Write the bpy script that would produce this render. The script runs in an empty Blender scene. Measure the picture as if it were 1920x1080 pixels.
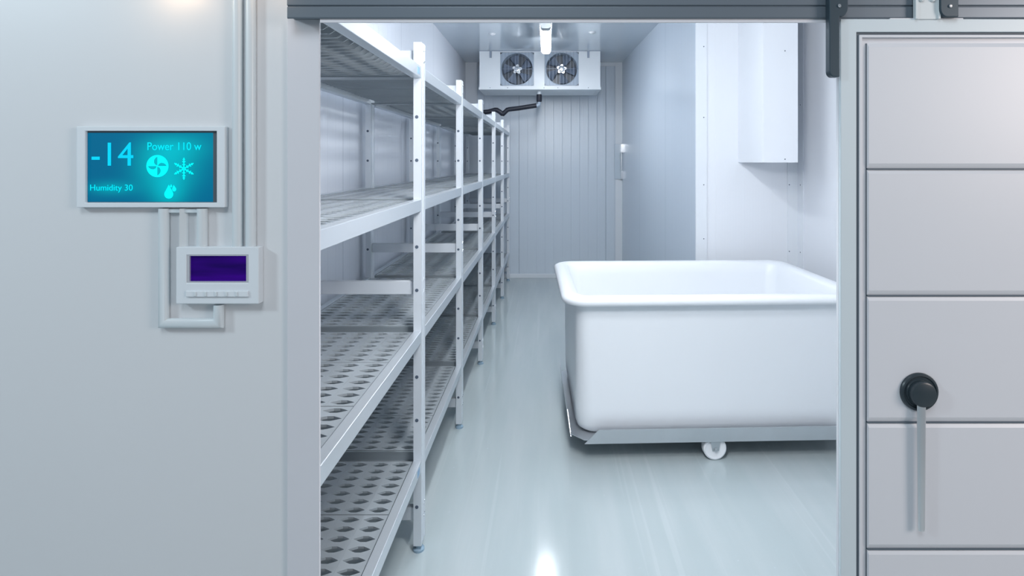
import bpy, bmesh, math, random
from mathutils import Vector, Matrix
random.seed(3)
SC = bpy.context.scene
COL = SC.collection
PI = math.pi
F = 1050.0; VX = 1027.0; VY = 303.0; EYE = 1.5

def PX(x, Y): return (x - VX) * Y / F            # photo column -> world X at depth Y
def PZ(y, Y): return EYE - (y - VY) * Y / F      # photo row -> world z at depth Y

# ------------------------------------------------------------------ materials
def nodes(name):
    m = bpy.data.materials.new(name); m.use_nodes = True
    nt = m.node_tree
    return m, nt, nt.nodes['Principled BSDF']

def mat(name, col, rough=0.5, metal=0.0, noise=0.04, nscale=8.0, bump=0.0, bscale=60.0, coat=0.0, spec=0.5, stretch=None):
    m, nt, b = nodes(name)
    b.inputs['Roughness'].default_value = rough
    b.inputs['Metallic'].default_value = metal
    b.inputs['Specular IOR Level'].default_value = spec
    if coat: b.inputs['Coat Weight'].default_value = coat; b.inputs['Coat Roughness'].default_value = 0.08
    tc = nt.nodes.new('ShaderNodeTexCoord')
    mp = nt.nodes.new('ShaderNodeMapping')
    if stretch: mp.inputs['Scale'].default_value = stretch
    nt.links.new(tc.outputs['Object'], mp.inputs['Vector'])
    nz = nt.nodes.new('ShaderNodeTexNoise'); nz.inputs['Scale'].default_value = nscale
    nz.inputs['Detail'].default_value = 4
    nt.links.new(mp.outputs['Vector'], nz.inputs['Vector'])
    mx = nt.nodes.new('ShaderNodeMix'); mx.data_type = 'RGBA'
    d = 1 - noise * 2
    mx.inputs[6].default_value = (col[0]*d, col[1]*d, col[2]*d, 1)
    mx.inputs[7].default_value = (min(1, col[0]*(1+noise)), min(1, col[1]*(1+noise)), min(1, col[2]*(1+noise)), 1)
    nt.links.new(nz.outputs['Fac'], mx.inputs[0])
    nt.links.new(mx.outputs[2], b.inputs['Base Color'])
    if bump:
        n2 = nt.nodes.new('ShaderNodeTexNoise'); n2.inputs['Scale'].default_value = bscale
        nt.links.new(mp.outputs['Vector'], n2.inputs['Vector'])
        bp = nt.nodes.new('ShaderNodeBump'); bp.inputs['Strength'].default_value = bump; bp.inputs['Distance'].default_value = 0.002
        nt.links.new(n2.outputs['Fac'], bp.inputs['Height'])
        nt.links.new(bp.outputs['Normal'], b.inputs['Normal'])
    return m

def ribbed(name, col, axis, rough, pitch=0.1, fine=0.02, joint=1.1, strength=0.5, off=0.0, spec=0.5, finew=0.14):
    """insulated metal panel: narrow pressed ribs, fine lining, dark joints between panels"""
    m, nt, b = nodes(name)
    b.inputs['Roughness'].default_value = rough
    b.inputs['Specular IOR Level'].default_value = spec
    L = nt.links
    tc = nt.nodes.new('ShaderNodeTexCoord'); sp = nt.nodes.new('ShaderNodeSeparateXYZ')
    L.new(tc.outputs['Object'], sp.inputs[0])
    def mth(op, a, c=None):
        n = nt.nodes.new('ShaderNodeMath'); n.operation = op
        for i, v in enumerate((a, c)):
            if v is None: continue
            if isinstance(v, (int, float)): n.inputs[i].default_value = v
            else: L.new(v, n.inputs[i])
        return n.outputs[0]
    c0 = mth('ADD', sp.outputs[axis], 50 + off)
    def groove(p, w):      # 1 on the flat, 0 in a groove of width w
        fr = mth('FRACT', mth('DIVIDE', c0, p))
        tri = mth('ABSOLUTE', mth('SUBTRACT', fr, 0.5))       # 0.5 at the groove
        dd = mth('SUBTRACT', 0.5, tri)
        n = nt.nodes.new('ShaderNodeMapRange'); n.interpolation_type = 'SMOOTHSTEP'
        L.new(dd, n.inputs[0]); n.inputs[1].default_value = 0; n.inputs[2].default_value = w / p
        return n.outputs[0]
    g1 = groove(pitch, 0.004); g2 = groove(fine, 0.006); g3 = groove(joint, 0.004)
    h = mth('ADD', mth('ADD', g1, mth('MULTIPLY', g2, finew)), mth('MULTIPLY', g3, 1.5))
    bp = nt.nodes.new('ShaderNodeBump'); bp.inputs['Strength'].default_value = strength; bp.inputs['Distance'].default_value = 0.004
    L.new(h, bp.inputs['Height']); L.new(bp.outputs['Normal'], b.inputs['Normal'])
    mx = nt.nodes.new('ShaderNodeMix'); mx.data_type = 'RGBA'
    mx.inputs[6].default_value = (col[0]*.55, col[1]*.58, col[2]*.62, 1); mx.inputs[7].default_value = (*col, 1)
    L.new(g3, mx.inputs[0]); L.new(mx.outputs[2], b.inputs['Base Color'])
    return m

def emis(name, col, strength):
    m, nt, b = nodes(name)
    b.inputs['Base Color'].default_value = (*[c*.3 for c in col], 1)
    b.inputs['Emission Color'].default_value = (*col, 1)
    b.inputs['Emission Strength'].default_value = strength; b.inputs['Specular IOR Level'].default_value = .1
    return m

M = {}
M['outer_wall'] = mat('painted_wall', (0.66, 0.68, 0.70), 0.42, noise=0.01, nscale=2, bump=0.05, bscale=25)
M['casing'] = mat('casing_paint', (0.62, 0.63, 0.67), 0.4, noise=0.01)
M['door_paint'] = mat('door_paint', (0.64, 0.66, 0.70), 0.38, noise=0.01, nscale=3)
M['door_frame'] = mat('door_frame_paint', (0.58, 0.66, 0.70), 0.38, noise=0.01, nscale=3)
M['gasket'] = mat('gasket_rubber', (0.10, 0.13, 0.16), 0.6)
M['track'] = mat('track_steel', (0.15, 0.185, 0.22), 0.38, 0.35, noise=0.05, nscale=3, stretch=(.2, 1, 8))
M['bracket'] = mat('dark_bracket', (0.035, 0.06, 0.08), 0.4, 0.3)
M['hanger'] = mat('hanger_paint', (0.62, 0.68, 0.70), 0.4)
M['chrome'] = mat('chrome', (0.85, 0.86, 0.88), 0.18, 1.0, noise=0.01)
M['lever'] = mat('brushed_lever', (0.72, 0.74, 0.76), 0.3, 0.85, noise=0.01)
M['black_plastic'] = mat('black_plastic', (0.028, 0.042, 0.052), 0.33)
M['housing'] = mat('housing_plastic', (0.68, 0.73, 0.77), 0.4, noise=0.01)
M['conduit'] = mat('conduit_plastic', (0.62, 0.68, 0.71), 0.35, noise=0.01)
M['bezel'] = mat('bezel_dark', (0.08, 0.10, 0.12), 0.5)
M['silver'] = mat('silver_bezel', (0.6, 0.62, 0.66), 0.35, 0.4)
M['wall_left'] = ribbed('left_panels', (0.82, 0.85, 0.92), 1, 0.26, 0.1, 0.02, 1.15, 0.22)
M['wall_right'] = ribbed('right_panels', (0.62, 0.70, 0.80), 1, 0.2, 0.1, 0.02, 1.15, 0.4, off=.28)
M['wall_back'] = ribbed('back_panels', (0.66, 0.73, 0.81), 0, 0.22, 0.112, 0.0187, 1.12, .6, off=.77)
M['wall_alcove'] = ribbed('alcove_panels', (0.80, 0.83, 0.88), 0, 0.35, 0.2, 0.02, 3.0, 0.12, off=1.6)
M['ceiling'] = ribbed('ceiling_panels', (0.60, 0.67, 0.74), 1, 0.09, 0.06, 0.02, 1.2, 0.05, spec=.8, finew=.05)
M['trim'] = mat('white_trim', (0.78, 0.82, 0.87), 0.35, noise=0.01)
M['white_box'] = mat('white_box', (0.80, 0.83, 0.88), 0.35, noise=0.01)
M['screw'] = mat('screw_dark', (0.10, 0.13, 0.18), 0.5, 0.3)
M['alu'] = mat('anodised_aluminium', (0.62, 0.665, 0.71), 0.34, 0.55, noise=0.015, nscale=4, stretch=(6, .3, 6))
M['alu_post'] = mat('aluminium_post', (0.72, 0.76, 0.81), 0.36, 0.35, noise=0.01, nscale=4)
M['deck'] = mat('grey_deck_plastic', (0.40, 0.44, 0.47), 0.27, 0.25, noise=0.05, nscale=5)
M['deck_rail'] = mat('deck_rail', (0.33, 0.37, 0.40), 0.4, 0.5)
M['foot'] = mat('foot_plastic', (0.28, 0.40, 0.50), 0.25)
M['sticker'] = mat('blue_sticker', (0.25, 0.42, 0.62), 0.5, noise=.2, nscale=60)
M['tub'] = mat('white_polyethylene', (0.83, 0.86, 0.90), 0.32, noise=0.01, nscale=2)
M['steel'] = mat('stainless_steel', (0.60, 0.63, 0.66), 0.30, 0.75, noise=0.05, nscale=7)
M['nylon'] = mat('white_nylon', (0.85, 0.87, 0.90), 0.35)
M['zinc'] = mat('zinc_plate', (0.50, 0.54, 0.57), 0.3, 0.7)
M['casing_white'] = mat('evaporator_white', (0.80, 0.84, 0.88), 0.35, noise=0.01)
M['guard_grey'] = mat('guard_grey', (0.42, 0.50, 0.60), 0.4)
M['fan_dark'] = mat('fan_dark', (0.06, 0.085, 0.12), 0.35)
M['fan_blade'] = mat('fan_blade', (0.16, 0.20, 0.27), 0.3)
M['wire'] = mat('guard_wire', (0.28, 0.33, 0.42), 0.4, 0.3)
M['black_pipe'] = mat('black_insulation', (0.012, 0.015, 0.028), 0.45)
M['white_pvc'] = mat('white_pvc', (0.75, 0.80, 0.84), 0.4)
M['lamp'] = emis('lamp_diffuser', (0.92, 0.965, 1.0), 62.0)
M['clear'] = mat('clear_plastic', (0.60, 0.68, 0.76), 0.12)

# epoxy floor with faint dried drip streaks and specks
def floor_mat():
    m, nt, b = nodes('epoxy_floor'); L = nt.links
    tc = nt.nodes.new('ShaderNodeTexCoord')
    mp = nt.nodes.new('ShaderNodeMapping'); mp.inputs['Scale'].default_value = (5, .5, 1); mp.inputs['Rotation'].default_value = (0, 0, -.06)
    L.new(tc.outputs['Object'], mp.inputs[0])
    n1 = nt.nodes.new('ShaderNodeTexNoise'); n1.inputs['Scale'].default_value = 1.6; n1.inputs['Detail'].default_value = 5
    L.new(mp.outputs[0], n1.inputs[0])
    r1 = nt.nodes.new('ShaderNodeValToRGB')
    r1.color_ramp.elements[0].position = .42; r1.color_ramp.elements[0].color = (0.45, 0.52, 0.54, 1)
    r1.color_ramp.elements[1].position = .72; r1.color_ramp.elements[1].color = (0.50, 0.56, 0.58, 1)
    L.new(n1.outputs['Fac'], r1.inputs[0])
    n2 = nt.nodes.new('ShaderNodeTexNoise'); n2.inputs['Scale'].default_value = 34; n2.inputs['Detail'].default_value = 2
    L.new(tc.outputs['Object'], n2.inputs[0])
    r2 = nt.nodes.new('ShaderNodeValToRGB'); r2.color_ramp.elements[0].position = .74; r2.color_ramp.elements[1].position = .80
    r2.color_ramp.elements[0].color = (0, 0, 0, 1); r2.color_ramp.elements[1].color = (.5, .5, .5, 1)
    L.new(n2.outputs['Fac'], r2.inputs[0])
    mp3 = nt.nodes.new('ShaderNodeMapping'); mp3.inputs['Scale'].default_value = (26, .35, 1); mp3.inputs['Rotation'].default_value = (0, 0, .05)
    L.new(tc.outputs['Object'], mp3.inputs[0])
    n4 = nt.nodes.new('ShaderNodeTexNoise'); n4.inputs['Scale'].default_value = 1.0; n4.inputs['Detail'].default_value = 3
    L.new(mp3.outputs[0], n4.inputs[0])
    r4 = nt.nodes.new('ShaderNodeValToRGB'); r4.color_ramp.elements[0].position = .60; r4.color_ramp.elements[1].position = .68
    r4.color_ramp.elements[0].color = (0, 0, 0, 1); r4.color_ramp.elements[1].color = (.22, .22, .22, 1)
    L.new(n4.outputs['Fac'], r4.inputs[0])
    mxs = nt.nodes.new('ShaderNodeMix'); mxs.data_type = 'RGBA'
    L.new(r4.outputs[0], mxs.inputs[0]); L.new(r1.outputs[0], mxs.inputs[6]); mxs.inputs[7].default_value = (.60, .66, .68, 1)
    r1 = mxs
    mx = nt.nodes.new('ShaderNodeMix'); mx.data_type = 'RGBA'
    L.new(r2.outputs[0], mx.inputs[0]); L.new(r1.outputs[2], mx.inputs[6]); mx.inputs[7].default_value = (.62, .68, .72, 1)
    L.new(mx.outputs[2], b.inputs['Base Color'])
    mr = nt.nodes.new('ShaderNodeMapRange'); mr.inputs[1].default_value = .3; mr.inputs[2].default_value = .75
    mr.inputs[3].default_value = .09; mr.inputs[4].default_value = .16
    L.new(n1.outputs['Fac'], mr.inputs[0]); L.new(mr.outputs[0], b.inputs['Roughness'])
    bp = nt.nodes.new('ShaderNodeBump'); bp.inputs['Strength'].default_value = .12; bp.inputs['Distance'].default_value = .002
    n3 = nt.nodes.new('ShaderNodeTexNoise'); n3.inputs['Scale'].default_value = 5; L.new(tc.outputs['Object'], n3.inputs[0])
    L.new(n3.outputs['Fac'], bp.inputs['Height']); L.new(bp.outputs[0], b.inputs['Normal'])
    return m
M['floor'] = floor_mat()

# ------------------------------------------------------------------ mesh helpers
class MB:
    def __init__(s): s.bm = bmesh.new(); s.mats = []; s.cur = 0
    def m(s, name):
        if name not in s.mats: s.mats.append(name)
        s.cur = s.mats.index(name); return s
    def face(s, vs):
        try: f = s.bm.faces.new(vs); f.material_index = s.cur; return f
        except ValueError: return None
    def v(s, p): return s.bm.verts.new(p)
    def box(s, x0, x1, y0, y1, z0, z1):
        vs = [s.v((x, y, z)) for x in (x0, x1) for y in (y0, y1) for z in (z0, z1)]
        for q in ((0,1,3,2), (4,6,7,5), (0,4,5,1), (2,3,7,6), (0,2,6,4), (1,5,7,3)): s.face([vs[i] for i in q])
        return s
    def prism(s, pts, a, b, plane='XZ'):
        """extrude a closed outline between a and b along the axis normal to plane"""
        def P(p, t):
            return {'XZ': (p[0], t, p[1]), 'YZ': (t, p[0], p[1]), 'XY': (p[0], p[1], t)}[plane]
        A = [s.v(P(p, a)) for p in pts]; B = [s.v(P(p, b)) for p in pts]
        s.face(A); s.face(B[::-1]); n = len(pts)
        for i in range(n): s.face([A[i], A[(i+1) % n], B[(i+1) % n], B[i]])
        return s
    def loft(s, rings, cap0=True, cap1=True):
        R = [[s.v(p) for p in r] for r in rings]; n = len(R[0])
        for a, b in zip(R[:-1], R[1:]):
            for i in range(n): s.face([a[i], a[(i+1) % n], b[(i+1) % n], b[i]])
        if cap0: s.face(R[0][::-1])
        if cap1: s.face(R[-1])
        return s
    def lathe(s, c, axis, prof, n=32):
        """prof: (radius, distance along axis)"""
        ax = Vector(axis).normalized(); u = ax.orthogonal().normalized(); w = ax.cross(u)
        c = Vector(c)
        rings = [[c + ax*h + (u*math.cos(2*PI*i/n) + w*math.sin(2*PI*i/n))*max(r, 1e-5) for i in range(n)] for r, h in prof]
        return s.loft(rings)
    def tube(s, pts, r, n=12, y_up=(0, 1, 0)):
        pts = [Vector(p) for p in pts]; rings = []
        for i, p in enumerate(pts):
            d0 = (pts[i]-pts[i-1]).normalized() if i else (pts[1]-pts[0]).normalized()
            d1 = (pts[i+1]-pts[i]).normalized() if i < len(pts)-1 else d0
            t = (d0+d1).normalized()
            k = 1/max(.3, d0.dot(t))
            up = Vector(y_up); side = t.cross(up).normalized(); up2 = side.cross(t).normalized()
            if i == 0 or i == len(pts)-1: k = 1
            rings.append([p + side*math.cos(2*PI*j/n)*r*k + up2*math.sin(2*PI*j/n)*r for j in range(n)])
        return s.loft(rings)
    def ring(s, o, i, y0, y1):
        """rectangular frame in the XZ plane; o and i are (x0,x1,z0,z1)"""
        def rc(q, y): return [s.v((q[0], y, q[2])), s.v((q[1], y, q[2])), s.v((q[1], y, q[3])), s.v((q[0], y, q[3]))]
        a, b, c, d = rc(o, y0), rc(i, y0), rc(o, y1), rc(i, y1)
        for k in range(4):
            l = (k+1) % 4
            s.face([a[k], a[l], b[l], b[k]]); s.face([c[k], d[k], d[l], c[l]])
            s.face([a[k], c[k], c[l], a[l]]); s.face([b[k], b[l], d[l], d[k]])
        return s
    def build(s, name, m=None, parent=None, bevel=0, smooth=False, seg=2, weld=False, ang=35):
        if weld: bmesh.ops.remove_doubles(s.bm, verts=s.bm.verts, dist=1e-5)
        bmesh.ops.recalc_face_normals(s.bm, faces=s.bm.faces)
        me = bpy.data.meshes.new(name); s.bm.to_mesh(me); s.bm.free()
        for q in (s.mats or [m]): me.materials.append(M[q])
        if smooth:
            for p in me.polygons: p.use_smooth = True
            me.set_sharp_from_angle(angle=math.radians(ang))
        o = bpy.data.objects.new(name, me); COL.objects.link(o)
        if parent is not None:
            o.parent = parent; o.matrix_parent_inverse = inv(parent)
        if bevel:
            md = o.modifiers.new('Bevel', 'BEVEL'); md.width = bevel; md.segments = seg
            md.limit_method = 'ANGLE'; md.angle_limit = math.radians(40); md.harden_normals = False
        return o

def world_of(o):
    m = o.matrix_basis.copy(); 
    if o.parent: m = world_of(o.parent) @ o.matrix_parent_inverse @ m
    return m
def inv(p): return world_of(p).inverted()

def tag(o, label=None, cat=None, group=None, kind=None):
    if label: o['label'] = label
    if cat: o['category'] = cat
    if group: o['group'] = group
    if kind: o['kind'] = kind
    return o
def thing(name, label, cat, loc, rz=0, group=None):
    o = bpy.data.objects.new(name, None); COL.objects.link(o)
    o.location = loc; o.rotation_euler = (0, 0, rz); o.empty_display_size = .1
    return tag(o, label, cat, group)
def structure(o, label=None): return tag(o, label, None, None, 'structure')

# ------------------------------------------------------------------ cold room shell
ZC = 2.779; YB = 7.22; XL = -1.06; XF0, XF1 = 1.0, 1.08
XR_B, XR_A, YA, XN = 0.958, 1.06, 4.0, 1.79
structure(MB().box(-2.6, 3.2, -3.0, 7.5, -0.1, 0).build('floor', 'floor'), 'glossy grey-green epoxy floor of the cold room')
structure(MB().box(-1.3, 2.0, XF1, 7.5, ZC, ZC+.1).build('ceiling', 'ceiling'), 'glossy blue-grey panelled cold room ceiling')
structure(MB().box(XL-.1, XL, XF1, YB+.1, 0, ZC).build('wall_left', 'wall_left'), 'pale ribbed panel wall behind the shelving rack')
structure(MB().box(XL, XR_B+.15, YB, YB+.1, 0, ZC).build('wall_back', 'wall_back'), 'ribbed pale blue back wall under the evaporator')
structure(MB().prism([(XR_B, YB), (XR_A, YA+.02), (XR_A+.1, YA+.02), (XR_B+.1, YB)], 0, ZC, 'XY').build('wall_right', 'wall_right'), 'blue-grey ribbed right wall of the far end')
structure(MB().box(XR_A, XN, YA, YA+.1, 0, ZC).build('wall_alcove', 'wall_alcove'), 'white wall panel behind the tub trolley')
structure(MB().box(XN, XN+.1, XF1, YA+.1, 0, ZC).build('wall_near_right', 'wall_alcove'), 'white right wall beside the door opening')

# front wall with its opening, built as one mesh around the hole
OX0, OX1, OZ = -0.447, 0.80, 1.79
w = MB()
w.box(-2.6, OX0, XF0, XF1, 0, 3.2); w.box(OX1, 3.2, XF0, XF1, 0, 3.2); w.box(OX0, OX1, XF0, XF1, OZ, 3.2)
structure(w.build('wall_front', 'outer_wall'), 'smooth pale blue-grey outer wall around the door opening')
YC = 0.994
structure(MB().box(PX(538, YC), PX(599, YC), YC, XF0, 0, PZ(20, YC)).build('trim_1', 'casing', bevel=.001), 'flat vertical casing left of the door opening')
l2 = MB().box(PX(599, YC), OX1+.05, YC, XF0, PZ(41.5, YC), PZ(33, .9695)-.001)
l2.prism([(.9695, PZ(34.5, .9695)), (.9695, PZ(42, .9695)), (YC, PZ(41.5, YC)), (YC, PZ(34.5, .9695))], PX(600, .9695), .500, 'YZ')
structure(l2.build('trim_2', 'casing'), 'narrow light lintel strip under the door track')

def screws(mb, pts, r=.004, axis=(0, -1, 0)):
    mb.m('screw')
    for p in pts: mb.lathe(p, axis, [(r, -.001), (r, .0015), (r*.6, .0025)], 10)
# corner and base trims inside
def tr(n, mb, label): return structure(mb.build('trim_%d' % n, 'trim', bevel=.002), label)
tr(3, MB().box(XL, PX(895, 7.2), YB-.012, YB, 0, ZC), 'white corner strip on the left end of the back wall')
tr(4, MB().box(PX(1154, 7.2), XR_B+.006, YB-.012, YB, 0, ZC), 'pale corner strip on the right end of the back wall')
t5 = MB().m('trim'); t5.box(PX(895, 7.2), PX(1154, 7.2), YB-.012, YB, ZC-.05, ZC)
tr(5, t5, 'pale strip along the top of the back wall')
structure(MB().box(PX(895, 7.2), PX(1154, 7.2), YB-.02, YB, 0, .055).build('baseboard_back', 'trim', bevel=.004), 'white base strip along the back wall')
t6 = MB().m('trim'); t6.box(XR_A-.004, PX(1325, YA), YA-.008, YA, 0, ZC)
screws(t6, [(PX(1319, YA), YA-.008, z) for z in (.35, .95, 1.335, 1.815, 2.32)])
structure(t6.build('trim_6'), 'white corner strip with screws at the edge of the white wall')
t7 = MB().m('trim'); t7.box(PX(1476, YA), XN, YA-.008, YA, 0, ZC)
t7.box(XN-.008, XN, YA-.09, YA-.008, 0, ZC)
screws(t7, [(PX(1479, YA), YA-.008, z) for z in (.86, 1.335, 1.9)])
screws(t7, [(XN-.008, YA-.05, z) for z in (.86, 1.335, 1.9)], axis=(-1, 0, 0))
structure(t7.build('trim_7'), 'white inside corner strip with screws right of the hanging box')

# small clear cover clipped over the far right corner
cb = thing('corner_bracket', 'small clear plastic bracket on the far right corner beside the back wall', 'bracket', (PX(1158, 7.1), 7.1, 1.28))
c0 = MB()
c0.box(PX(1153, 7.17), PX(1164, 7.17), 7.195, 7.207, PZ(336, 7.17), PZ(270, 7.17))
c0.build('plate', 'clear', cb, bevel=.002)
c1 = MB(); c1.box(PX(1164, 7.14), PX(1170, 7.14), 7.13, 7.195, PZ(286, 7.17), PZ(270, 7.17))
c1.box(PX(1164, 7.14), PX(1170, 7.14), 7.13, 7.195, PZ(336, 7.17), PZ(320, 7.17))
c1.box(PX(1164.5, 7.14), PX(1166, 7.14), 7.14, 7.15, PZ(320, 7.17), PZ(286, 7.17))
c1.build('clip', 'chrome', cb, bevel=.002)

# white box hanging on the white wall
bx = MB().m('white_box')
bX0, bX1, bY0 = 1.36, 1.582, 3.54
bx.box(bX0, bX1, bY0, YA, 1.494, ZC)
screws(bx, [(1.50, bY0, 1.515), (1.50, bY0, 2.2)])
tag(bx.build('boxed_duct', bevel=.0015), 'tall white boxed duct hanging from the ceiling on the white wall above the tub', 'duct')

# ceiling dome caps
for k, (x, y, lab) in enumerate(((923, 63, 'small white round cap on the ceiling left of the tube light'), (1110, 60, 'small white round cap on the ceiling right of the tube light'))):
    Y = 1.279*F/(VY-y)
    o = MB().lathe((PX(x, Y), Y, ZC), (0, 0, -1), [(.034, -.002), (.034, .004), (.026, .012), (.01, .017), (0, .018)], 24).build('ceiling_cap', 'nylon', smooth=True)
    tag(o, lab, 'cap', 'caps on the ceiling')

# ------------------------------------------------------------------ ceiling lights
def tube_light(y0, y1, x, label, zb=2.63):
    t = thing('tube_light', label, 'light', (x, (y0+y1)/2, ZC), group='tube lights on the ceiling')
    h = MB(); hw = .034
    h.box(x-hw, x+hw, y0, y1, zb+.05, ZC-.03)
    h.box(x-.049, x-.0465, y0+.02, y1, zb+.022, zb+.06); h.box(x+.0465, x+.049, y0+.02, y1, zb+.022, zb+.06); h.box(x-.049, x+.049, y0+.02, y1, zb+.0505, zb+.06)
    h.build('housing', 'housing', t)
    for yy in (y0+.25, y1-.25):
        MB().box(x-.02, x+.02, yy-.02, yy+.02, ZC-.031, ZC).build('mount', 'zinc', t)
    d = MB(); prof = [(x-.045, zb+.05), (x-.045, zb+.02), (x-.034, zb+.004), (x-.018, zb), (x+.018, zb), (x+.034, zb+.004), (x+.045, zb+.02), (x+.045, zb+.05)]
    d.prism(prof, y0+.10, y1-.005, 'XZ'); d.build('diffuser', 'lamp', t)
    e = MB(); e.prism([(px, pz) for px, pz in prof], y0, y0+.10, 'XZ'); e.build('end_cap', 'zinc', t)
    for s in (-1, 1):
        MB().prism([(x+s*.046, zb+.005), (x+s*.053, zb+.01), (x+s*.053, zb+.065), (x+s*.046, zb+.075)], y0+.03, y0+.06, 'XZ').build('clip', 'chrome', t)
    return t
tube_light(4.62, 5.72, PX(1023.5, 5.2), 'glowing white tube light on the ceiling in front of the evaporator', 2.60)
tube_light(2.45, 3.55, PX(1023.5, 5.2), 'glowing tube light on the ceiling nearer the doorway')

# ------------------------------------------------------------------ evaporator unit
YE = 6.46
def ex(x): return PX(x, YE)
def ez(y): return PZ(y, YE)
ev = thing('evaporator_unit', 'white two-fan evaporator cooler hung under the ceiling at the back', 'evaporator', ((ex(899)+ex(1126))/2, 6.75, ez(175)))
ca = MB()
# casing: front with two square openings
fans = [(969.5, 129.5), (1053, 129)]
sq = [(938, 1001, 98, 161), (1021, 1085, 97, 160.5)]
X0, X1, Z0, Z1 = ex(899), ex(1125.5), ez(166), ez(96)
YBk = 7.04
xs = [X0, ex(sq[0][0]), ex(sq[0][1]), ex(sq[1][0]), ex(sq[1][1]), X1]
zt = ez(98.2); zb_ = ez(160.5)
ca.box(xs[0], xs[1], YE, YBk, Z0, Z1); ca.box(xs[2], xs[3], YE, YBk, Z0, Z1); ca.box(xs[4], xs[5], YE, YBk, Z0, Z1)
for a, b in ((1, 2), (3, 4)):
    ca.box(xs[a], xs[b], YE, YBk, Z0, zb_); ca.box(xs[a], xs[b], YE, YBk, zt, Z1)
    ca.m('casing_white')
ca.build('casing', 'casing_white', ev)
lid = MB(); lid.box(X0-.006, X1+.006, YE-.006, YBk, Z1, Z1+.008); lid.build('lid', 'wire', ev)
MB().box(X0+.01, X1-.01, YE+.03, YBk-.01, Z1+.008, ZC-.001).build('top_plate', 'casing_white', ev)
tray = MB()
tray.loft([[(X0-.008, YE-.012, ez(163.5)), (X1+.008, YE-.012, ez(163.5)), (X1+.008, YBk, ez(163.5)), (X0-.008, YBk, ez(163.5))],
           [(X0-.008, YE-.012, ez(168)), (X1+.008, YE-.012, ez(168)), (X1+.008, YBk, ez(168)), (X0-.008, YBk, ez(168))],
           [(X0+.01, YE+.01, 2.328), (X1-.0, YE+.01, 2.328), (X1-.0, YBk-.02, 2.328), (X0+.01, YBk-.02, 2.328)],
           [(X0+.10, YE+.06, 2.320), (X1-.05, YE+.06, 2.320), (X1-.05, YBk-.15, 2.320), (X0+.10, YBk-.15, 2.320)]])
tray.m('screw')
for x in (919, 952, 1020, 1046, 1103): tray.box(ex(x)-.004, ex(x)+.004, YE-.015, YE-.011, ez(165.5), ez(164.2))
tr_ = tray
tr_.mats = ['casing_white', 'screw']
for f in tr_.bm.faces:
    pass
def fixmats(mb, nfirst): 
    for i, f in enumerate(mb.bm.faces): f.material_index = 0 if i < nfirst else 1
tr_.bm.faces.ensure_lookup_table(); fixmats(tr_, 14)
tr_.build('drip_tray', None, ev)
R = 29.0*YE/F
for (cx, cy), (a, b, c, d) in zip(fans, sq):
    x, z = ex(cx), ez(cy)
    g = MB()
    # square plate with a round hole
    n = 48; hx0, hx1, hz0, hz1 = ex(a)+.001, ex(b)-.001, ez(d)+.001, ez(c)-.001
    def sqpt(t):
        cc, ss = math.cos(t), math.sin(t)
        k = min(((hx1-x) if cc > 0 else (x-hx0))/max(abs(cc), 1e-6), ((hz1-z) if ss > 0 else (z-hz0))/max(abs(ss), 1e-6))
        return (x+cc*k, z+ss*k)
    rings = []
    for y_, fn in ((YE+.012, 's'), (YE+.004, 's'), (YE+.004, 'c'), (YE+.0, 'c2'), (YE+.10, 'c3')):
        ring = []
        for i in range(n):
            t = 2*PI*(i+.5)/n
            if fn == 's': p = sqpt(t)
            else:
                rr = {'c': R*1.06, 'c2': R*1.02, 'c3': R*.97}[fn]; p = (x+math.cos(t)*rr, z+math.sin(t)*rr)
            ring.append((p[0], y_, p[1]))
        rings.append(ring)
    g.loft(rings, False, False)
    go = g.build('fan_guard', 'guard_grey', ev)
    wv = MB()
    for i in range(10):
        xx = hx0+.018 + i*(hx1-hx0-.036)/9
        wv.box(xx-.0016, xx+.0016, YE-.012, YE-.009, hz0, hz1)
    for zz in (hz0+.004, z, hz1-.004): wv.box(hx0, hx1, YE-.009, YE-.006, zz-.0016, zz+.0016)
    for sx in (-1, 1):
        for sz in (hz0+.004, hz1-.004): wv.box(x+sx*.17-.004, x+sx*.17+.004, YE-.009, YE+.006, sz-.004, sz+.004)
    wv.build('wire_grille', 'wire', go)
    MB().lathe((x, YE+.12, z), (0, 1, 0), [(R*1.0, 0), (R*1.0, .01)], 40).build('fan_backing', 'fan_dark', ev)
    fan = MB()
    for k in range(5):
        t0 = 2*PI*k/5 + (.3 if cx < 1000 else .9)
        inner = [(math.cos(t0+dt)*R*.2, math.sin(t0+dt)*R*.2) for dt in (-.25, .35)]
        outer = [(math.cos(t0+dt)*R*.93, math.sin(t0+dt)*R*.93) for dt in (-.10, .08, .26, .44, .60)]
        A = [inner[1], inner[0]] + outer
        ys = [.07, .03] + [.03, .04, .055, .07, .085]
        fr = [fan.v((x+p[0], YE+yy, z+p[1])) for p, yy in zip(A, ys)]
        bk = [fan.v((x+p[0], YE+yy+.004, z+p[1])) for p, yy in zip(A, ys)]
        fan.face(fr); fan.face(bk[::-1])
        for i in range(len(A)): fan.face([fr[i], fr[(i+1) % 7], bk[(i+1) % 7], bk[i]])
    fo = fan.build('fan', 'fan_blade', ev)
    st = []
    for i in range(20):
        t = 2*PI*i/20; rr = R*(.33 if i % 4 == 0 else (.29 if i % 4 in (1, 3) else .2))
        st.append((x+math.cos(t+.2)*rr, z+math.sin(t+.2)*rr))
    hb = MB(); hb.prism(st, YE+.012, YE+.022)
    hb.lathe((x, YE+.012, z), (0, -1, 0), [(R*.2, -.02), (R*.2, .006), (R*.15, .012), (R*.08, .012), (R*.07, .006), (0, .006)], 20)
    hb.build('hub', 'chrome', fo, smooth=True)
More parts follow.
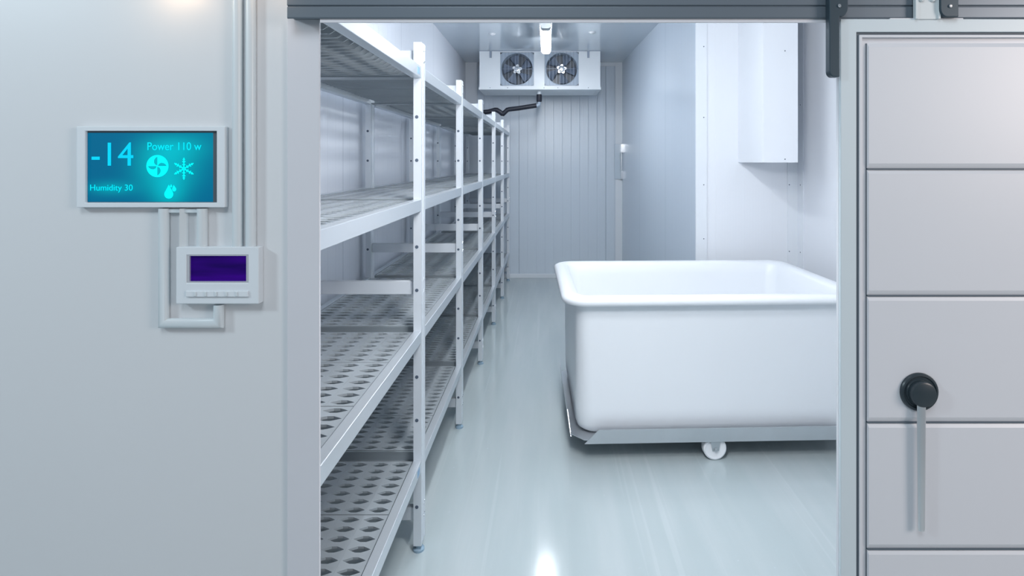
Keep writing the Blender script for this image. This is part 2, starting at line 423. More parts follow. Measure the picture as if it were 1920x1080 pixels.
for x in (920, 1103):
    b = MB(); b.box(ex(x)-.012, ex(x)+.012, YE-.012, YE, ez(108.5), ez(92.5)); b.box(ex(x)-.03, ex(x)+.03, YE-.014, YE+.05, Z1+.008, Z1+.014)
    bo = b.build('hanging_bracket', 'wire', ev)
    MB().lathe((ex(x), YE-.012, ez(93)), (0, 0, 1), [(.008, -.02), (.008, .03), (.006, ZC-ez(93)+.0)], 12).build('rod', 'chrome', bo)

# drain pipe from the tray
YD = 6.56
def dx(x): return PX(x, YD)
def dz(y): return PZ(y, YD)
dp = thing('drain_pipe', 'black insulated drain pipe bending left below the evaporator', 'pipe', (dx(1010), YD, dz(200)))
MB().lathe((dx(1011), YD, 2.3205), (0, 0, -1), [(.024, 0), (.024, .05)], 20).build('stub', 'white_pvc', dp, smooth=True)
MB().lathe((dx(1011), YD, dz(177)), (0, 0, -1), [(.028, 0), (.031, .004), (.031, .075), (.026, .088)], 20).build('sleeve', 'black_pipe', dp, smooth=True)
MB().tube([(dx(1011), YD, dz(189)), (dx(1011), YD, dz(193)), (dx(1010), YD, dz(196.5)), (dx(1006), YD, dz(198.5)), (dx(1003), YD, dz(199))], .020, 14).build('elbow', 'guard_grey', dp, smooth=True)
p = [(1006, 197.8), (972, 203.0), (955, 205.0), (951, 206), (947, 210), (943.5, 213.3), (941, 213), (937, 209.5), (932, 206.3), (928, 206), (916, 209.5), (905, 210.5)]
pl = [(dx(a), YD, dz(b)) for a, b in p] + [(XL, YD, dz(212))]
MB().tube(pl, .027, 14).build('hose', 'black_pipe', dp, smooth=True, ang=60)

# ------------------------------------------------------------------ shelving rack
FR = [1.088, 2.143, 3.139, 4.135, 5.14, 6.12, 7.03]
XA, XB, XC_, XD = -1.022, -.992, -.514, -.484     # rear post, front post
PD = .068                                          # post depth along the aisle
LV = [1.865, 1.355, .851, .357]
BH = .045
rack = thing('shelving_rack', 'long silver aluminium shelving rack with perforated grey shelves along the left wall', 'shelving', (-.75, 4.1, 0))
def make_post(x0, x1, aisle):
    mb = MB().m('alu_post')
    z0, z1 = .028, 1.958
    # C-shaped profile, groove on the side
    if aisle: prof = [(x0, 0), (x1, 0), (x1, .024), (x1-.004, .026), (x1-.004, .032), (x1, .034), (x1, PD), (x0, PD)]
    else: prof = [(x0, 0), (x1, 0), (x1, .02), (x1-.004, .024), (x1-.004, .044), (x1, .048), (x1, PD), (x0, PD)]
    mb.prism(prof, z0, z1, 'XY')
    mb.m('screw')
    xm = (x0+x1)/2 - .002
    for k in range(10):
        z = .178 + k*.1659
        if any(lv-BH-.006 < z < lv+.006 for lv in LV): continue
        mb.lathe((xm, -.0002, z), (0, -1, 0), [(.0065, -.001), (.0065, .0012), (.0045, .0016)], 14)
    if aisle:
        mb.m('chrome')
        for zt_ in (1.905, 1.012, .14):
            for (yy, dz_) in ((.042, .025), (.056, .03), (.042, -.02), (.056, -.014)):
                mb.lathe((x1, yy, zt_+dz_), (1, 0, 0), [(.0035, -.001), (.003, .002), (.001, .003)], 8)
    post = mb.build('post', None, rack)
    ft = MB().lathe(((x0+x1)/2, PD/2-.012, 0), (0, 0, 1), [(.022, 0), (.022, .008), (.013, .014), (.013, .028)], 20).build('foot', 'foot', post, smooth=True)
    return post, ft
def make_tie(z):
    mb = MB(); y0, y1 = .022, .046
    mb.box(XB, XC_, y0, y1, z-.05, z)
    return mb.build('cross_brace', 'alu_post', rack, bevel=.0015)
def make_beam(x0, x1, inner, z, L=1.0, y0=None):
    """side beam between two posts, unit bay (scaled in copies)"""
    mb = MB()
    mb.box(x0, x1, PD, 1.0, z-BH, z)
    if inner > 0: mb.box(x1, x1+.006, PD+.004, 1-.004, z-BH, z-BH+.006)
    else: mb.box(x0-.006, x0, PD+.004, 1-.004, z-BH, z-BH+.006)
    return mb.build('side_beam', 'alu', rack, bevel=.0015)
def make_panel():
    mb = MB(); nx, ny = 6, 7
    Lx0, Lx1 = XB+.003, XC_-.003; cw = (Lx1-Lx0)/nx; L = .3035; ch = (L-.004)/ny
    hx, hy = .0335, .0148
    ts = [-1, -.82, -.55, -.25, .25, .55, .82, 1]
    zt, zb = -.003, -.010
    for i in range(nx):
        for j in range(ny):
            x0, x1 = Lx0+i*cw+.0001, Lx0+(i+1)*cw-.0001; y0, y1 = .002+j*ch, .002+(j+1)*ch
            cx, cy = (x0+x1)/2, (y0+y1)/2
            up = [(cx+t*hx, cy+hy*(1-abs(t)**1.3)) for t in ts]; dn = [(cx+t*hx, cy-hy*(1-abs(t)**1.3)) for t in ts]
            for z in (zt, zb):
                U = [mb.v((px, py, z)) for px, py in up]; D = [U[0]] + [mb.v((px, py, z)) for px, py in dn[1:-1]] + [U[-1]]
                c = [mb.v(q) for q in ((x0, y0, z), (x1, y0, z), (x1, cy, z), (x1, y1, z), (x0, y1, z), (x0, cy, z))]
                a = mb.face([c[5]]+U+[c[2], c[3], c[4]]); b = mb.face([c[2]]+D[::-1]+[c[5], c[0], c[1]])
                if z == zt: T = (U, D, c)
                else:
                    U0, D0, c0 = T
                    for q in range(7):
                        mb.face([U0[q], U0[q+1], U[q+1], U[q]]); mb.face([D0[q], D[q], D[q+1], D0[q+1]])
                    for q in range(6): mb.face([c0[q], c[q], c[(q+1) % 6], c0[(q+1) % 6]])
    # transverse ribs under the plate, ends cut at a slant
    for j in range(ny+1):
        y = .002+j*ch; y = min(max(y, .003), L-.003)
        mb.prism([(Lx0+.002, zb+.001), (Lx0+.045, -.036), (Lx1-.045, -.036), (Lx1-.002, zb+.001)], y-.0016, y+.0016, 'XZ')
    return mb.build('shelf_panel', 'deck', rack)
def make_crossrail(z):
    mb = MB(); mb.box(XB, XC_, PD+.001, PD+.010, z-.040, z-.004); mb.box(XB, XC_, .0, PD+.001, z-.042, z-.036)
    return mb.build('shelf_support', 'deck_rail', rack)

def shift(o, dy=0, dz=0, sy=1.0):
    Mx = Matrix.Translation((0, dy, dz)) @ Matrix.Diagonal((1, sy, 1, 1))
    o.matrix_basis = Mx
def dup(o, parent):
    c = o.copy(); COL.objects.link(c); c.parent = parent; c.matrix_parent_inverse = o.matrix_parent_inverse.copy(); return c

posts = [make_post(XC_, XD, True), make_post(XA, XB, False)]
ties = [make_tie(z) for z in (1.93, 1.037, .163)]
beams = [make_beam(XC_, XD, -1, z) for z in LV] + [make_beam(XA, XB, 1, z) for z in LV]
panel = make_panel()
supports = [make_crossrail(z) for z in LV]
for fi, y in enumerate(FR):
    for po, ft in posts:
        if fi: 
            q = dup(po, rack); g = dup(ft, q)
        else: q = po
        q['_y'] = y
        shift(q, y)
    for t_ in ties:
        q = dup(t_, rack) if fi else t_
        shift(q, y)
    if fi < len(FR)-1:
        for s_ in supports:
            q = dup(s_, rack) if fi else s_
            shift(q, y)
        L = FR[fi+1]-y
        for b_ in beams:
            q = dup(b_, rack) if fi else b_
            shift(q, y + PD*(1-(L-PD)/(1-PD)), 0, (L-PD)/(1-PD))
        pl_ = (L-PD-.012)/3
        for z in LV:
            for k in range(3):
                first = (fi == 0 and z == LV[0] and k == 0)
                q = panel if first else dup(panel, rack)
                shift(q, y+PD+.011+k*pl_, z, pl_/.3035)
for o in COL.objects:
    if '_y' in o.keys(): del o['_y']
for z, yy in ((LV[0], 2.08), (LV[3], 2.08)):
    s = MB().box(XD, XD+.0006, yy, yy+.035, z-.036, z-.010).build('sticker', 'sticker', rack)
    s['label'] = 'small blue sticker near the beam end'

# ------------------------------------------------------------------ tub trolley
TC = Vector((.836, 3.285, 0))
tt = thing('tub_trolley', 'large white plastic tub on a stainless wheeled frame on the right', 'trolley', TC, math.radians(2.0))
Rz = Matrix.Rotation(math.radians(2.0), 4, 'Z'); TM = Matrix.Translation(TC) @ Rz
def rrect(a, b, r, z, n=8):
    pts = []
    for (sx, sy, a0) in ((1, 1, 0), (-1, 1, 90), (-1, -1, 180), (1, -1, 270)):
        for i in range(n+1):
            t = math.radians(a0 + 90*i/n)
            pts.append(TM @ Vector((sx*(a-r)+math.cos(t)*r, sy*(b-r)+math.sin(t)*r, z)))
    return pts
A, B = .712, .455
tb = MB(); rings = []
for dz_, din in ((0, .055), (.006, .03), (.022, .011), (.05, .0), (.12, -.003)):
    rings.append(rrect(A-din-.006, B-din-.006, .085-din*.4, .1222+dz_*1.05))
rings.append(rrect(A, B, .07, .775))
rings.append(rrect(A+.004, B+.004, .07, .786))
rings.append(rrect(A+.045, B+.045, .10, .784))
rings.append(rrect(A+.062, B+.062, .115, .790))
rings.append(rrect(A+.070, B+.070, .12, .805))
rings.append(rrect(A+.066, B+.066, .12, .821))
rings.append(rrect(A+.050, B+.050, .11, .831))
rings.append(rrect(A+.02, B+.02, .09, .834))
rings.append(rrect(A-.008, B-.008, .07, .829))
rings.append(rrect(A-.022, B-.022, .065, .812))
rings.append(rrect(A-.030, B-.030, .07, .76))
rings.append(rrect(A-.06, B-.06, .09, .25))
rings.append(rrect(A-.08, B-.08, .09, .19))
rings.append(rrect(A-.13, B-.13, .07, .165))
tb.loft(rings); tb.build('tub', 'tub', tt, smooth=True, ang=70)
def TP(x, y, z): return tuple(TM @ Vector((x, y, z)))
ch = MB()
# tray base
oct_ = [(-.672, -.488), (.672, -.488), (.735, -.42), (.735, .42), (.672, .488), (-.672, .488), (-.735, .42), (-.735, -.42)]
ch.loft([[TP(x, y, .1185) for x, y in oct_], [TP(x, y, .1215) for x, y in oct_]])
# upturned lips: outer face slants out, ends cut on the bevel
def lip(ax, s):
    th = .004
    if ax == 'x':   # front/back, long
        y = s*.488; q = [(-.672, .100, 0), (.672, .100, 0), (.602, .173, .010), (-.602, .173, .010)]
        P1 = [TP(x, y+s*o, z) for x, z, o in q]; P2 = [TP(x, y+s*(o-th), z) for x, z, o in q]
    else:
        x = s*.735; q = [(-.42, .106, 0), (.42, .106, 0), (.33, .205, .012), (-.33, .205, .012)]
        P1 = [TP(x+s*o, y, z) for y, z, o in q]; P2 = [TP(x+s*(o-th), y, z) for y, z, o in q]
    ch.loft([P1, P2])
for s in (-1, 1): lip('x', s); lip('y', s)
ch.build('chassis', 'steel', tt)
for (x, y, rz) in ((-.012, -.452, 0), (-.012, .452, 0), (-.60, 0, 0), (.60, 0, 0)):
    f = MB(); 
    f.prism([(-.05, .118), (.05, .118), (.05, .112), (.026, .108), (.017, .052), (-.017, .052), (-.026, .108), (-.05, .112)], -.030, -.026)
    f.prism([(-.05, .118), (.05, .118), (.05, .112), (.026, .108), (.017, .052), (-.017, .052), (-.026, .108), (-.05, .112)], .026, .030)
    f.box(-.026, .026, -.03, .03, .108, .118)
    f.lathe((0, -.03, .059), (0, -1, 0), [(.009, 0), (.009, .006), (.005, .008)], 6)
    for v in f.bm.verts: v.co = TM @ (Vector((x, y, 0)) + v.co)
    c = f.build('caster', 'zinc', tt)
    wl = MB().lathe((0, -.024, .059), (0, 1, 0), [(.016, -.001), (.016, .0), (.044, .003), (.050, 0), (.057, .004), (.059, .010), (.059, .038), (.057, .044), (.050, .048), (.016, .048)], 40)
    for v in wl.bm.verts: v.co = TM @ (Vector((x, y, 0)) + v.co)
    wl.build('wheel', 'nylon', c, smooth=True)

# ------------------------------------------------------------------ sliding door leaf (right)
YD0 = .960
def qx(x): return PX(x, YD0)
def qz(y): return PZ(y, YD0)
DXL, DXR, DZB, DZT = qx(1576), qx(2560), .02, qz(35.5)
door = bpy.data.objects.new('door_1', None); COL.objects.link(door); door.location = ((DXL+DXR)/2, .97, 0)
structure(door, 'grey sliding cold room door slid open to the right')
MB().box(DXL, DXR, .9665, .974, DZB, DZT).build('door_backing', 'door_paint', door)
fr_ = MB().m('door_frame')
fr_.ring((DXL, DXR, DZB, DZT), (qx(1606), DXR-.03, DZB+.03, qz(60)), YD0, .9665)
fr_.build('door_frame', None, door, bevel=.0012)
MB().ring((qx(1606), DXR-.03, DZB+.03, qz(60)), (qx(1612), DXR-.036, DZB+.036, qz(65)), .9635, .9665).build('gasket', 'gasket', door)
MB().ring((qx(1612), DXR-.036, DZB+.036, qz(65)), (qx(1617.5), DXR-.041, DZB+.041, qz(70)), .9610, .9665).build('inner_frame', 'door_paint', door, bevel=.0008)
pit = 238.6; y0 = 80
tops = [80] + [318 + 238.4*k for k in range(0, 8)]
for i, t in enumerate(tops):
    bt = (tops[i+1]-2.2) if i+1 < len(tops) else t+236
    zt, zb = qz(t), qz(bt)
    if zb < DZB+.05: zb = DZB+.05
    if zt - zb < .05: break
    x0, x1 = qx(1628.5), DXR-.05
    bw = .0085; dp_ = .0042; yf = .9612
    pn = MB()
    def rc(a, b, c, d, y): return [(a, y, c), (b, y, c), (b, y, d), (a, y, d)]
    pn.loft([rc(x0, x1, zb, zt, .9664), rc(x0, x1, zb, zt, yf+dp_*.8), rc(x0+.0012, x1-bw, zb+bw, zt-bw*.85, yf)])
    pn.build('door_panel', 'door_paint', door)
for i, t in enumerate(tops[1:]):
    if qz(t) > DZB+.06: MB().box(qx(1628.5), DXR-.05, .9625, .9664, qz(t)-.0004, qz(t-2.2)+.0004).build('seam', 'gasket', door)
sp_ = MB().box(qx(1627), qx(1628), .9655, .9664, DZB+.05, qz(80)).build('seam', 'gasket', door)
# handle
hx_, hz_ = qx(1723), qz(734.5)
MB().lathe((hx_, .9612, hz_), (0, -1, 0), [(.0325, 0), (.0325, .003), (.031, .0050), (.028, .0055), (.0265, .0035), (.024, .0035), (.0225, .006), (.020, .006)], 48).build('handle_rose', 'black_plastic', door, smooth=True)
h = MB().lathe((hx_, .9560, hz_), (0, -1, 0), [(.0215, 0), (.0215, .0085), (.0205, .0105), (.0185, .0115), (0, .0118)], 48).build('handle_knob', 'black_plastic', door, smooth=True)
YL = .951
lev = MB()
rings = []
for (yy, w, cx) in ((758, 8.0, 1727.5), (790, 8.0, 1727.5), (850, 7.6, 1727.5), (992, 6.4, 1727.6), (995, 5.4, 1727.6)):
    X, Z, r = PX(cx, YL), PZ(yy, YL), w*YL/F
    rings.append([(X+math.cos(2*PI*j/16)*r, YL+math.sin(2*PI*j/16)*r*.55, Z) for j in range(16)])
lev.loft(rings); lev.build('lever', 'lever', door, smooth=True)['label'] = 'long bare metal lever'
# hanger plate and its roller above
hp = MB()
YH = .9580
def hxx(x): return PX(x, YH)
def hzz(y): return PZ(y, YH)
hp.box(hxx(1716), hxx(1762), YH, .9640, hzz(36), hzz(-70))
hp.box(hxx(1715), hxx(1719.5), YH-.003, YH, hzz(36), hzz(-70)); hp.box(hxx(1757.5), hxx(1762), YH-.003, YH, hzz(36), hzz(-70))
hp.build('hanger_plate', 'hanger', door, bevel=.0006)
for x in (1727.5, 1748): MB().lathe((hxx(x), YH, hzz(-1)), (0, -1, 0), [(.0045, 0), (.0045, .002), (.003, .0035), (0, .0037)], 20).build('rivet', 'hanger', door, smooth=True)
MB().box(hxx(1671), hxx(1808), .9605, .9645, hzz(37), hzz(33.2)).build('hanger_foot', 'door_paint', door)

# ------------------------------------------------------------------ door track and hook brackets
YT = .966
tk = MB()
z_ = lambda y: PZ(y, YT)
prof = [(YT, z_(32)), (YT, z_(13)), (YT+.002, z_(12)), (YT+.002, z_(10.5)), (YT-.0005, z_(9.5)), (YT-.0005, z_(-55)), (XF0, z_(-55)), (XF0, z_(29)), (YT+.003, z_(29)), (YT+.003, z_(34.5)), (YT+.001, z_(34.5))]
tk.prism(prof, PX(538, YT), 1.5, 'YZ')
tag(tk.build('door_track', 'track', bevel=.0006), 'long dark grey steel sliding track above the doorway', 'track')

def hook(name, pts, label, bolt):
    t = thing(name, label, 'bracket', (PX(bolt[0], .955), .955, PZ(bolt[1], .955)))
    MB().prism([(PX(a, .951), PZ(b, .951)) for a, b in pts], .951, .966-.0005).build('hook_plate', 'bracket', t, bevel=.0012)
    MB().lathe((PX(bolt[0], .951), .951, PZ(bolt[1], .951)), (0, -1, 0), [(.0032, 0), (.0032, .0016), (.002, .0024)], 6).build('bolt', 'chrome', t)
arc = lambda cx, cy, rx, ry, a0, a1, n=8: [(cx+rx*math.cos(math.radians(a0+(a1-a0)*i/n)), cy+ry*math.sin(math.radians(a0+(a1-a0)*i/n))) for i in range(n+1)]
left = [(1555.5, -40)] + arc(1564.5, 132, 9, 12, 180, 90) + [(1574.5, 144), (1574.5, 31)] + arc(1578, 15, 12.5, 16, 90, 0, 8) + [(1590.5, -10), (1585, -40)]
hook('hook_bracket', left, 'dark hook bracket with a long finger at the door edge', (1573.5, 11))
right = [(1763.5, -40), (1763.5, 5)] + arc(1776, 15, 12.5, 16.5, 180, 90, 8) + [(1797.5, 31.5), (1797.5, -40)]
hook('hook_bracket', right, 'short dark bracket with bolt right of the light hanger plate', (1781.5, 11.5))

# ------------------------------------------------------------------ temperature display
YS = .988
def sx(x, Y=YS): return PX(x, Y)
def sz(y, Y=YS): return PZ(y, Y)
td = thing('temperature_display', 'white framed wall display glowing teal with -14 reading', 'display', (sx(282), XF0, sz(390)))
MB().ring((sx(143), sx(421.5), sz(389), sz(237)), (sx(159.5), sx(406), sz(380), sz(245.5)), YS, XF0-.0002).build('housing', 'housing', td, bevel=.0012)
MB().box(sx(150), sx(415), XF0-.003, XF0-.0003, sz(384), sz(241)).build('back_plate', 'bezel', td)
YP = .9935
pxs = lambda x: PX(x, YP); pzs = lambda y: PZ(y, YP)
def screen_mat():
    m, nt, b = nodes('teal_screen'); L = nt.links
    tc = nt.nodes.new('ShaderNodeTexCoord')
    def mth(op, a, c=None, d=None):
        n = nt.nodes.new('ShaderNodeMath'); n.operation = op
        for i, v in enumerate((a, c, d)):
            if v is None: continue
            if isinstance(v, (int, float)): n.inputs[i].default_value = v
            else: L.new(v, n.inputs[i])
        return n.outputs[0]
    tot = None
    # backlight glow of the lit symbols inside the display panel
    for (x, y, r, k, ex_) in ((300, 312, 62, .62, 1), (345, 318, 55, .25, 1), (317, 362, 38, .5, 1), (330, 276, 70, .42, 2.4), (208, 353, 52, .40, 3.2), (385, 260, 60, .12, 1)):
        mp = nt.nodes.new('ShaderNodeMapping'); mp.vector_type = 'POINT'
        s = 1/(r*YP/F)
        mp.inputs['Scale'].default_value = (s, 0, s*ex_)
        mp.inputs['Location'].default_value = (-pxs(x)*s, 0, -pzs(y)*s*ex_)
        L.new(tc.outputs['Object'], mp.inputs[0])
        ln = nt.nodes.new('ShaderNodeVectorMath'); ln.operation = 'LENGTH'; L.new(mp.outputs[0], ln.inputs[0])
        g = mth('MULTIPLY', mth('POWER', 2.718, mth('MULTIPLY', mth('MULTIPLY', ln.outputs['Value'], ln.outputs['Value']), -1.6)), k)
        tot = g if tot is None else mth('ADD', tot, g)
    rp = nt.nodes.new('ShaderNodeValToRGB'); e = rp.color_ramp.elements
    e[0].position = 0; e[0].color = (0.0, .13, .27, 1)
    e[1].position = 1; e[1].color = (0.0, .56, .66, 1)
    n = e.new(.45); n.color = (0, .33, .43, 1)
    L.new(tot, rp.inputs[0]); L.new(rp.outputs[0], b.inputs['Emission Color'])
    b.inputs['Emission Strength'].default_value = 1.0; b.inputs['Base Color'].default_value = (0, .01, .015, 1); b.inputs['Specular IOR Level'].default_value = .12
    b.inputs['Roughness'].default_value = .4
    return m
M['screen'] = screen_mat()
M['glyph'] = emis('glyph_cyan', (0.0, .56, .80), 1.0)
M['glyph_bright'] = emis('glyph_bright', (0.0, .95, .98), 1.05)
M['glyph_mid'] = emis('glyph_mid', (0.0, .70, .82), 1.0)
M['glyph_dark'] = emis('glyph_dark', (0.0, .38, .46), 1.0)
M['purple'] = None
def purple_mat():
    m, nt, b = nodes('purple_screen'); L = nt.links
    tc = nt.nodes.new('ShaderNodeTexCoord'); mp = nt.nodes.new('ShaderNodeMapping')
    mp.inputs['Scale'].default_value = (4, 1, 38)
    L.new(tc.outputs['Object'], mp.inputs[0])
    nz = nt.nodes.new('ShaderNodeTexNoise'); nz.inputs['Scale'].default_value = 1.1; nz.inputs['Detail'].default_value = 3; L.new(mp.outputs[0], nz.inputs[0])
    rp = nt.nodes.new('ShaderNodeValToRGB'); e = rp.color_ramp.elements
    e[0].position = .35; e[0].color = (.004, 0, .055, 1); e[1].position = .65; e[1].color = (.028, 0, .19, 1)
    L.new(nz.outputs['Fac'], rp.inputs[0]); L.new(rp.outputs[0], b.inputs['Emission Color'])
    b.inputs['Emission Strength'].default_value = 1.0; b.inputs['Base Color'].default_value = (.003, 0, .02, 1); b.inputs['Specular IOR Level'].default_value = .1; b.inputs['Roughness'].default_value = .5
    return m
M['purple'] = purple_mat()
scr = MB().box(pxs(164.5), pxs(400), YP, XF0-.003, pzs(378.5), pzs(249)).build('screen', 'screen', td)
MB().ring((pxs(158), pxs(408), pzs(382), pzs(243)), (pxs(164.5), pxs(400), pzs(378.5), pzs(249)), YP-.0004, XF0-.003).build('bezel', 'bezel', td)

def text(body, x0, x1, y0, y1, m, name):
    """y0 = top row, y1 = bottom row of the lettering"""
    cu = bpy.data.curves.new(name, 'FONT'); cu.body = body; cu.extrude = 0.02
    o = bpy.data.objects.new(name+'_curve', cu); COL.objects.link(o)
    dg = bpy.context.evaluated_depsgraph_get(); dg.update()
    me = bpy.data.meshes.new_from_object(o.evaluated_get(dg))
    COL.objects.unlink(o); bpy.data.objects.remove(o)
    X = [v.co.x for v in me.vertices]; Yv = [v.co.y for v in me.vertices]
    a, b, c, d = min(X), max(X), min(Yv), max(Yv)
    for v in me.vertices:
        u, w_ = (v.co.x-a)/(b-a), (v.co.y-c)/(d-c)
        v.co = (pxs(x0+(x1-x0)*u), YP-.0004-(.0004 if v.co.z > 0 else 0), pzs(y1+(y0-y1)*w_))
    me.materials.clear(); me.materials.append(M[m])
    ob = bpy.data.objects.new(name, me); COL.objects.link(ob); ob.parent = scr; ob.matrix_parent_inverse = inv(scr)
    return ob
text('-14', 172.3, 250.4, 267, 310.6, 'glyph', 'temperature_reading')
text('Power 110 w', 277, 378, 266.8, 281.6, 'glyph_mid', 'power_reading')
text('Humidity 30', 169.6, 249.2, 346, 361, 'glyph_mid', 'humidity_reading')
YG = YP-.0008
def gl(mb, pts, y=YG): mb.prism([(pxs(a), pzs(b)) for a, b in pts], y, y+.0004)
fi = MB(); gl(fi, arc(295.6, 311.4, 20.6, 20.7, 0, 360-7.5, 47)); fo = fi.build('fan_symbol', 'glyph_bright', scr)
fb = MB()
for k in range(4):
    pts = [(0, -1.2)] + [(0, -17.5)] + [(-3.2, -15.5), (-5.8, -11.5), (-6.2, -7), (-4.2, -3)]
    a = math.radians(90*k)
    gl(fb, [(295.6+x*math.cos(a)-y*math.sin(a), 311.4+x*math.sin(a)+y*math.cos(a)) for x, y in pts], YG-.0003)
fb.build('fan_symbol_blades', 'glyph_dark', fo)
sn = MB()
def bar(p, q, w_):
    d = (Vector(q)-Vector(p)).normalized()*0 + (Vector((q[0]-p[0], q[1]-p[1]))).normalized(); nrm = Vector((-d.y, d.x))*w_/2
    P_, Q_ = Vector(p), Vector(q); gl(sn, [P_+nrm, P_-nrm, Q_-nrm, Q_+nrm])
cx, cy = 345.2, 316.3
for k in range(6):
    a = math.radians(60*k+90); u = Vector((math.cos(a), math.sin(a)))
    c = Vector((cx, cy)); bar(c, c+u*20.5, 1.9)
    for s in (-1, 1):
        v = Vector((math.cos(a+s*.9), math.sin(a+s*.9)))
        for rr, ln in ((6, 3.6), (11.5, 3.8), (16, 2.6)): bar(c+u*rr, c+u*rr+v*ln, 1.2)
gl(sn, arc(cx, cy, 3.4, 3.4, 0, 300, 5)); sn.build('snowflake_symbol', 'glyph_bright', scr)
dr = MB()
gl(dr, [(317, 346.5)] + [(317.5-.6+8.2*math.cos(math.radians(t)), 364+8.4*math.sin(math.radians(t))) for t in range(-25, 206, 15)] + [(313, 354)])
gl(dr, [(326, 347.0)] + [(327+3.7*math.cos(math.radians(t)), 354.8+4.0*math.sin(math.radians(t))) for t in range(-30, 211, 20)])
gl(dr, [(321.3, 345.5)] + [(321.3+1.7*math.cos(math.radians(t)), 349.3+1.8*math.sin(math.radians(t))) for t in range(-30, 211, 30)])
dr.build('water_drop_symbol', 'glyph_bright', scr)

# ------------------------------------------------------------------ small controller
YK = .983
cp = thing('controller_box', 'small white wall controller with dark purple screen and button strip', 'controller', (PX(408, YK), XF0, PZ(570, YK)))
kx = lambda x: PX(x, YK); kz = lambda y: PZ(y, YK)
MB().ring((kx(330), kx(485), kz(570), kz(463.5)), (kx(349.5), kx(465.5), kz(530.5), kz(478)), YK, XF0-.0002).build('housing', 'housing', cp, bevel=.0012)
MB().box(kx(340), kx(475), .992, XF0-.0004, kz(560), kz(470)).build('back_plate', 'bezel', cp)
MB().ring((kx(349.5), kx(465.5), kz(530.5), kz(478)), (kx(354.5), kx(461), kz(528), kz(480)), YK+.001, .9922).build('bezel', 'silver', cp)
MB().box(kx(354), kx(461.5), .9875, .992, kz(528.5), kz(479.5)).build('screen', 'purple', cp)
bs = MB().box(kx(350), kx(466.5), YK-.003, YK, kz(556), kz(545)); bso = bs.build('button_strip', 'housing', cp, bevel=.0008)
for k in range(5):
    x = 368+k*19.4; MB().box(kx(x-2.3), kx(x+2.3), YK-.0045, YK-.003, kz(554.5), kz(546.5)).build('button', 'conduit', cp, bevel=.0006)

# ------------------------------------------------------------------ conduits
YW = .9940; RC = .0086
def cpipe(name, pts, label, r=RC, n=14, group=None):
    o = MB().tube([(PX(a, YW), YW, PZ(b, YW)) for a, b in pts], r, n).build(name, 'conduit', smooth=True, ang=40)
    return tag(o, label, 'conduit', group)
g_ = 'wall conduits around the controller'
cpipe('conduit_pipe', [(445.5, -120), (445.5, 463)], 'left one of two long vertical white conduits above the controller', group=g_)
cpipe('conduit_pipe', [(470.5, -120), (470.5, 463)], 'right one of two long vertical white conduits, nearest the door casing', group=g_)
cpipe('conduit_pipe', [(307.5, 391), (307.5, 605.5), (410.5, 605.5), (410.5, 571)], 'U-shaped white conduit looping below the controller', group=g_)
cpipe('conduit_pipe', [(379.5, 391), (379.5, 463)], 'short straight white conduit on the right between display and controller', group=g_)
sq_ = MB(); x = PX(343, YW); d = .0078
sq_.prism([(x-d, XF0-.0005), (x-.001, .986), (x+d*.85, XF0-.0005)], PZ(463, YW), PZ(391, YW), 'XY')
tag(sq_.build('angled_cover', 'conduit'), 'short sharp-edged cover strip in the middle between display and controller', 'conduit')
tag(MB().box(PX(300, .995), PX(388, .995), .993, XF0-.0003, PZ(399, .995), PZ(391.5, .995)).build('conduit_manifold', 'conduit', bevel=.001), 'flat horizontal strip under the teal display joining the conduits', 'conduit')

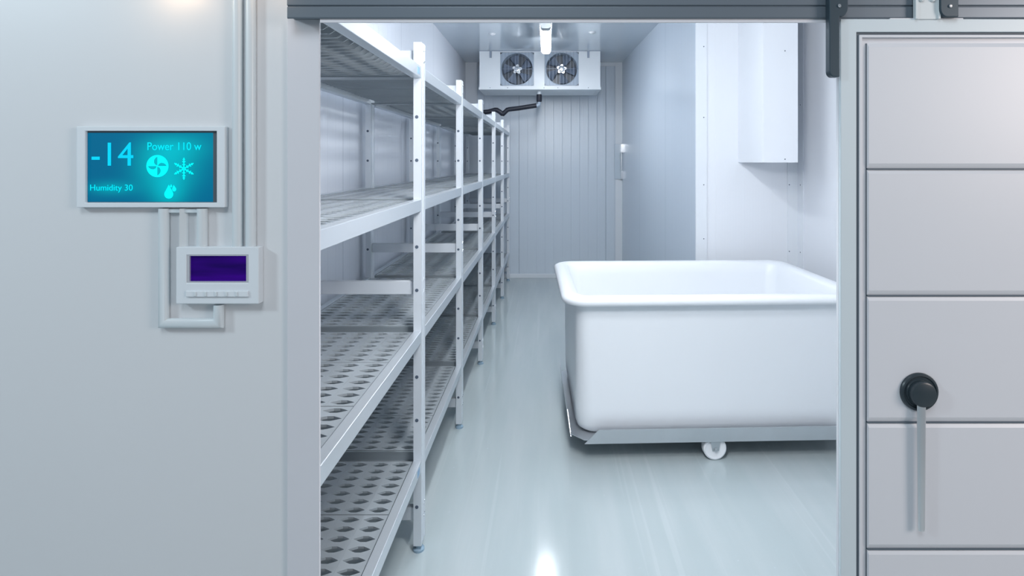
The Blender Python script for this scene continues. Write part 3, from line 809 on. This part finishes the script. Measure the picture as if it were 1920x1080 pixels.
# ------------------------------------------------------------------ light
wd = bpy.data.worlds.new('World'); SC.world = wd; wd.use_nodes = True
wd.node_tree.nodes['Background'].inputs[0].default_value = (.62, .72, .82, 1)
wd.node_tree.nodes['Background'].inputs[1].default_value = .36
def area(name, loc, target, size, power, col, sy=None, spread=None):
    l = bpy.data.lights.new(name, 'AREA'); l.energy = power; l.color = col; l.size = size
    if sy: l.shape = 'RECTANGLE'; l.size_y = sy
    if spread: l.spread = math.radians(spread)
    o = bpy.data.objects.new(name, l); COL.objects.link(o); o.location = loc
    o.rotation_euler = (Vector(target)-Vector(loc)).to_track_quat('-Z', 'Y').to_euler()
    return o
area('hall_lamp_cyan', (-2.3, -.2, 2.5), (-.4, 1, 1.0), .3, 20, (.76, .92, 1.0))
area('hall_lamp_warm', (2.4, -.5, 1.9), (.2, 1, 1.2), .8, 30, (1.0, .86, .80))
area('hall_lamp_top', (-.3, -.9, 3.4), (-.2, 1, 1.0), 1.0, 28, (.88, .94, 1.0))
lp = bpy.data.lights.new('wall_lamp', 'POINT'); lp.energy = .13; lp.color = (1, .66, .38); lp.shadow_soft_size = .02
lo = bpy.data.objects.new('wall_lamp', lp); COL.objects.link(lo); lo.location = (PX(300, .95), .95, PZ(-42, .95))
lp2 = bpy.data.lights.new('wall_lamp_small', 'POINT'); lp2.energy = .05; lp2.color = (1, .62, .34); lp2.shadow_soft_size = .02
lo2 = bpy.data.objects.new('wall_lamp_small', lp2); COL.objects.link(lo2); lo2.location = (PX(500, .95), .94, PZ(-35, .95))
area('doorway_fill', (.12, 1.32, 2.50), (.45, 3.6, .9), .40, 19, (.97, .98, 1.0))  # added fill high inside the doorway to brighten the room, no fixture
area('doorway_fill_low', (.12, 1.15, 1.92), (.35, 3.4, .7), .30, 20, (.97, .98, 1.0))  # second added fill, lower, lifts the tub and post fronts; no fixture

# ------------------------------------------------------------------ camera
cam = bpy.data.cameras.new('Camera'); co = bpy.data.objects.new('Camera', cam); COL.objects.link(co)
co.location = (0, 0, EYE); co.rotation_euler = (PI/2, 0, 0)
cam.sensor_width = 36; cam.lens = F/1920*36
cam.shift_x = -(VX-960)/1920; cam.shift_y = -(540-VY)/1920
cam.clip_start = .05
SC.camera = co
SC.view_settings.view_transform = 'Standard'; SC.view_settings.look = 'None'
SC.view_settings.gamma = 1; SC.view_settings.exposure = 0.0
SC.view_settings.use_curve_mapping = False
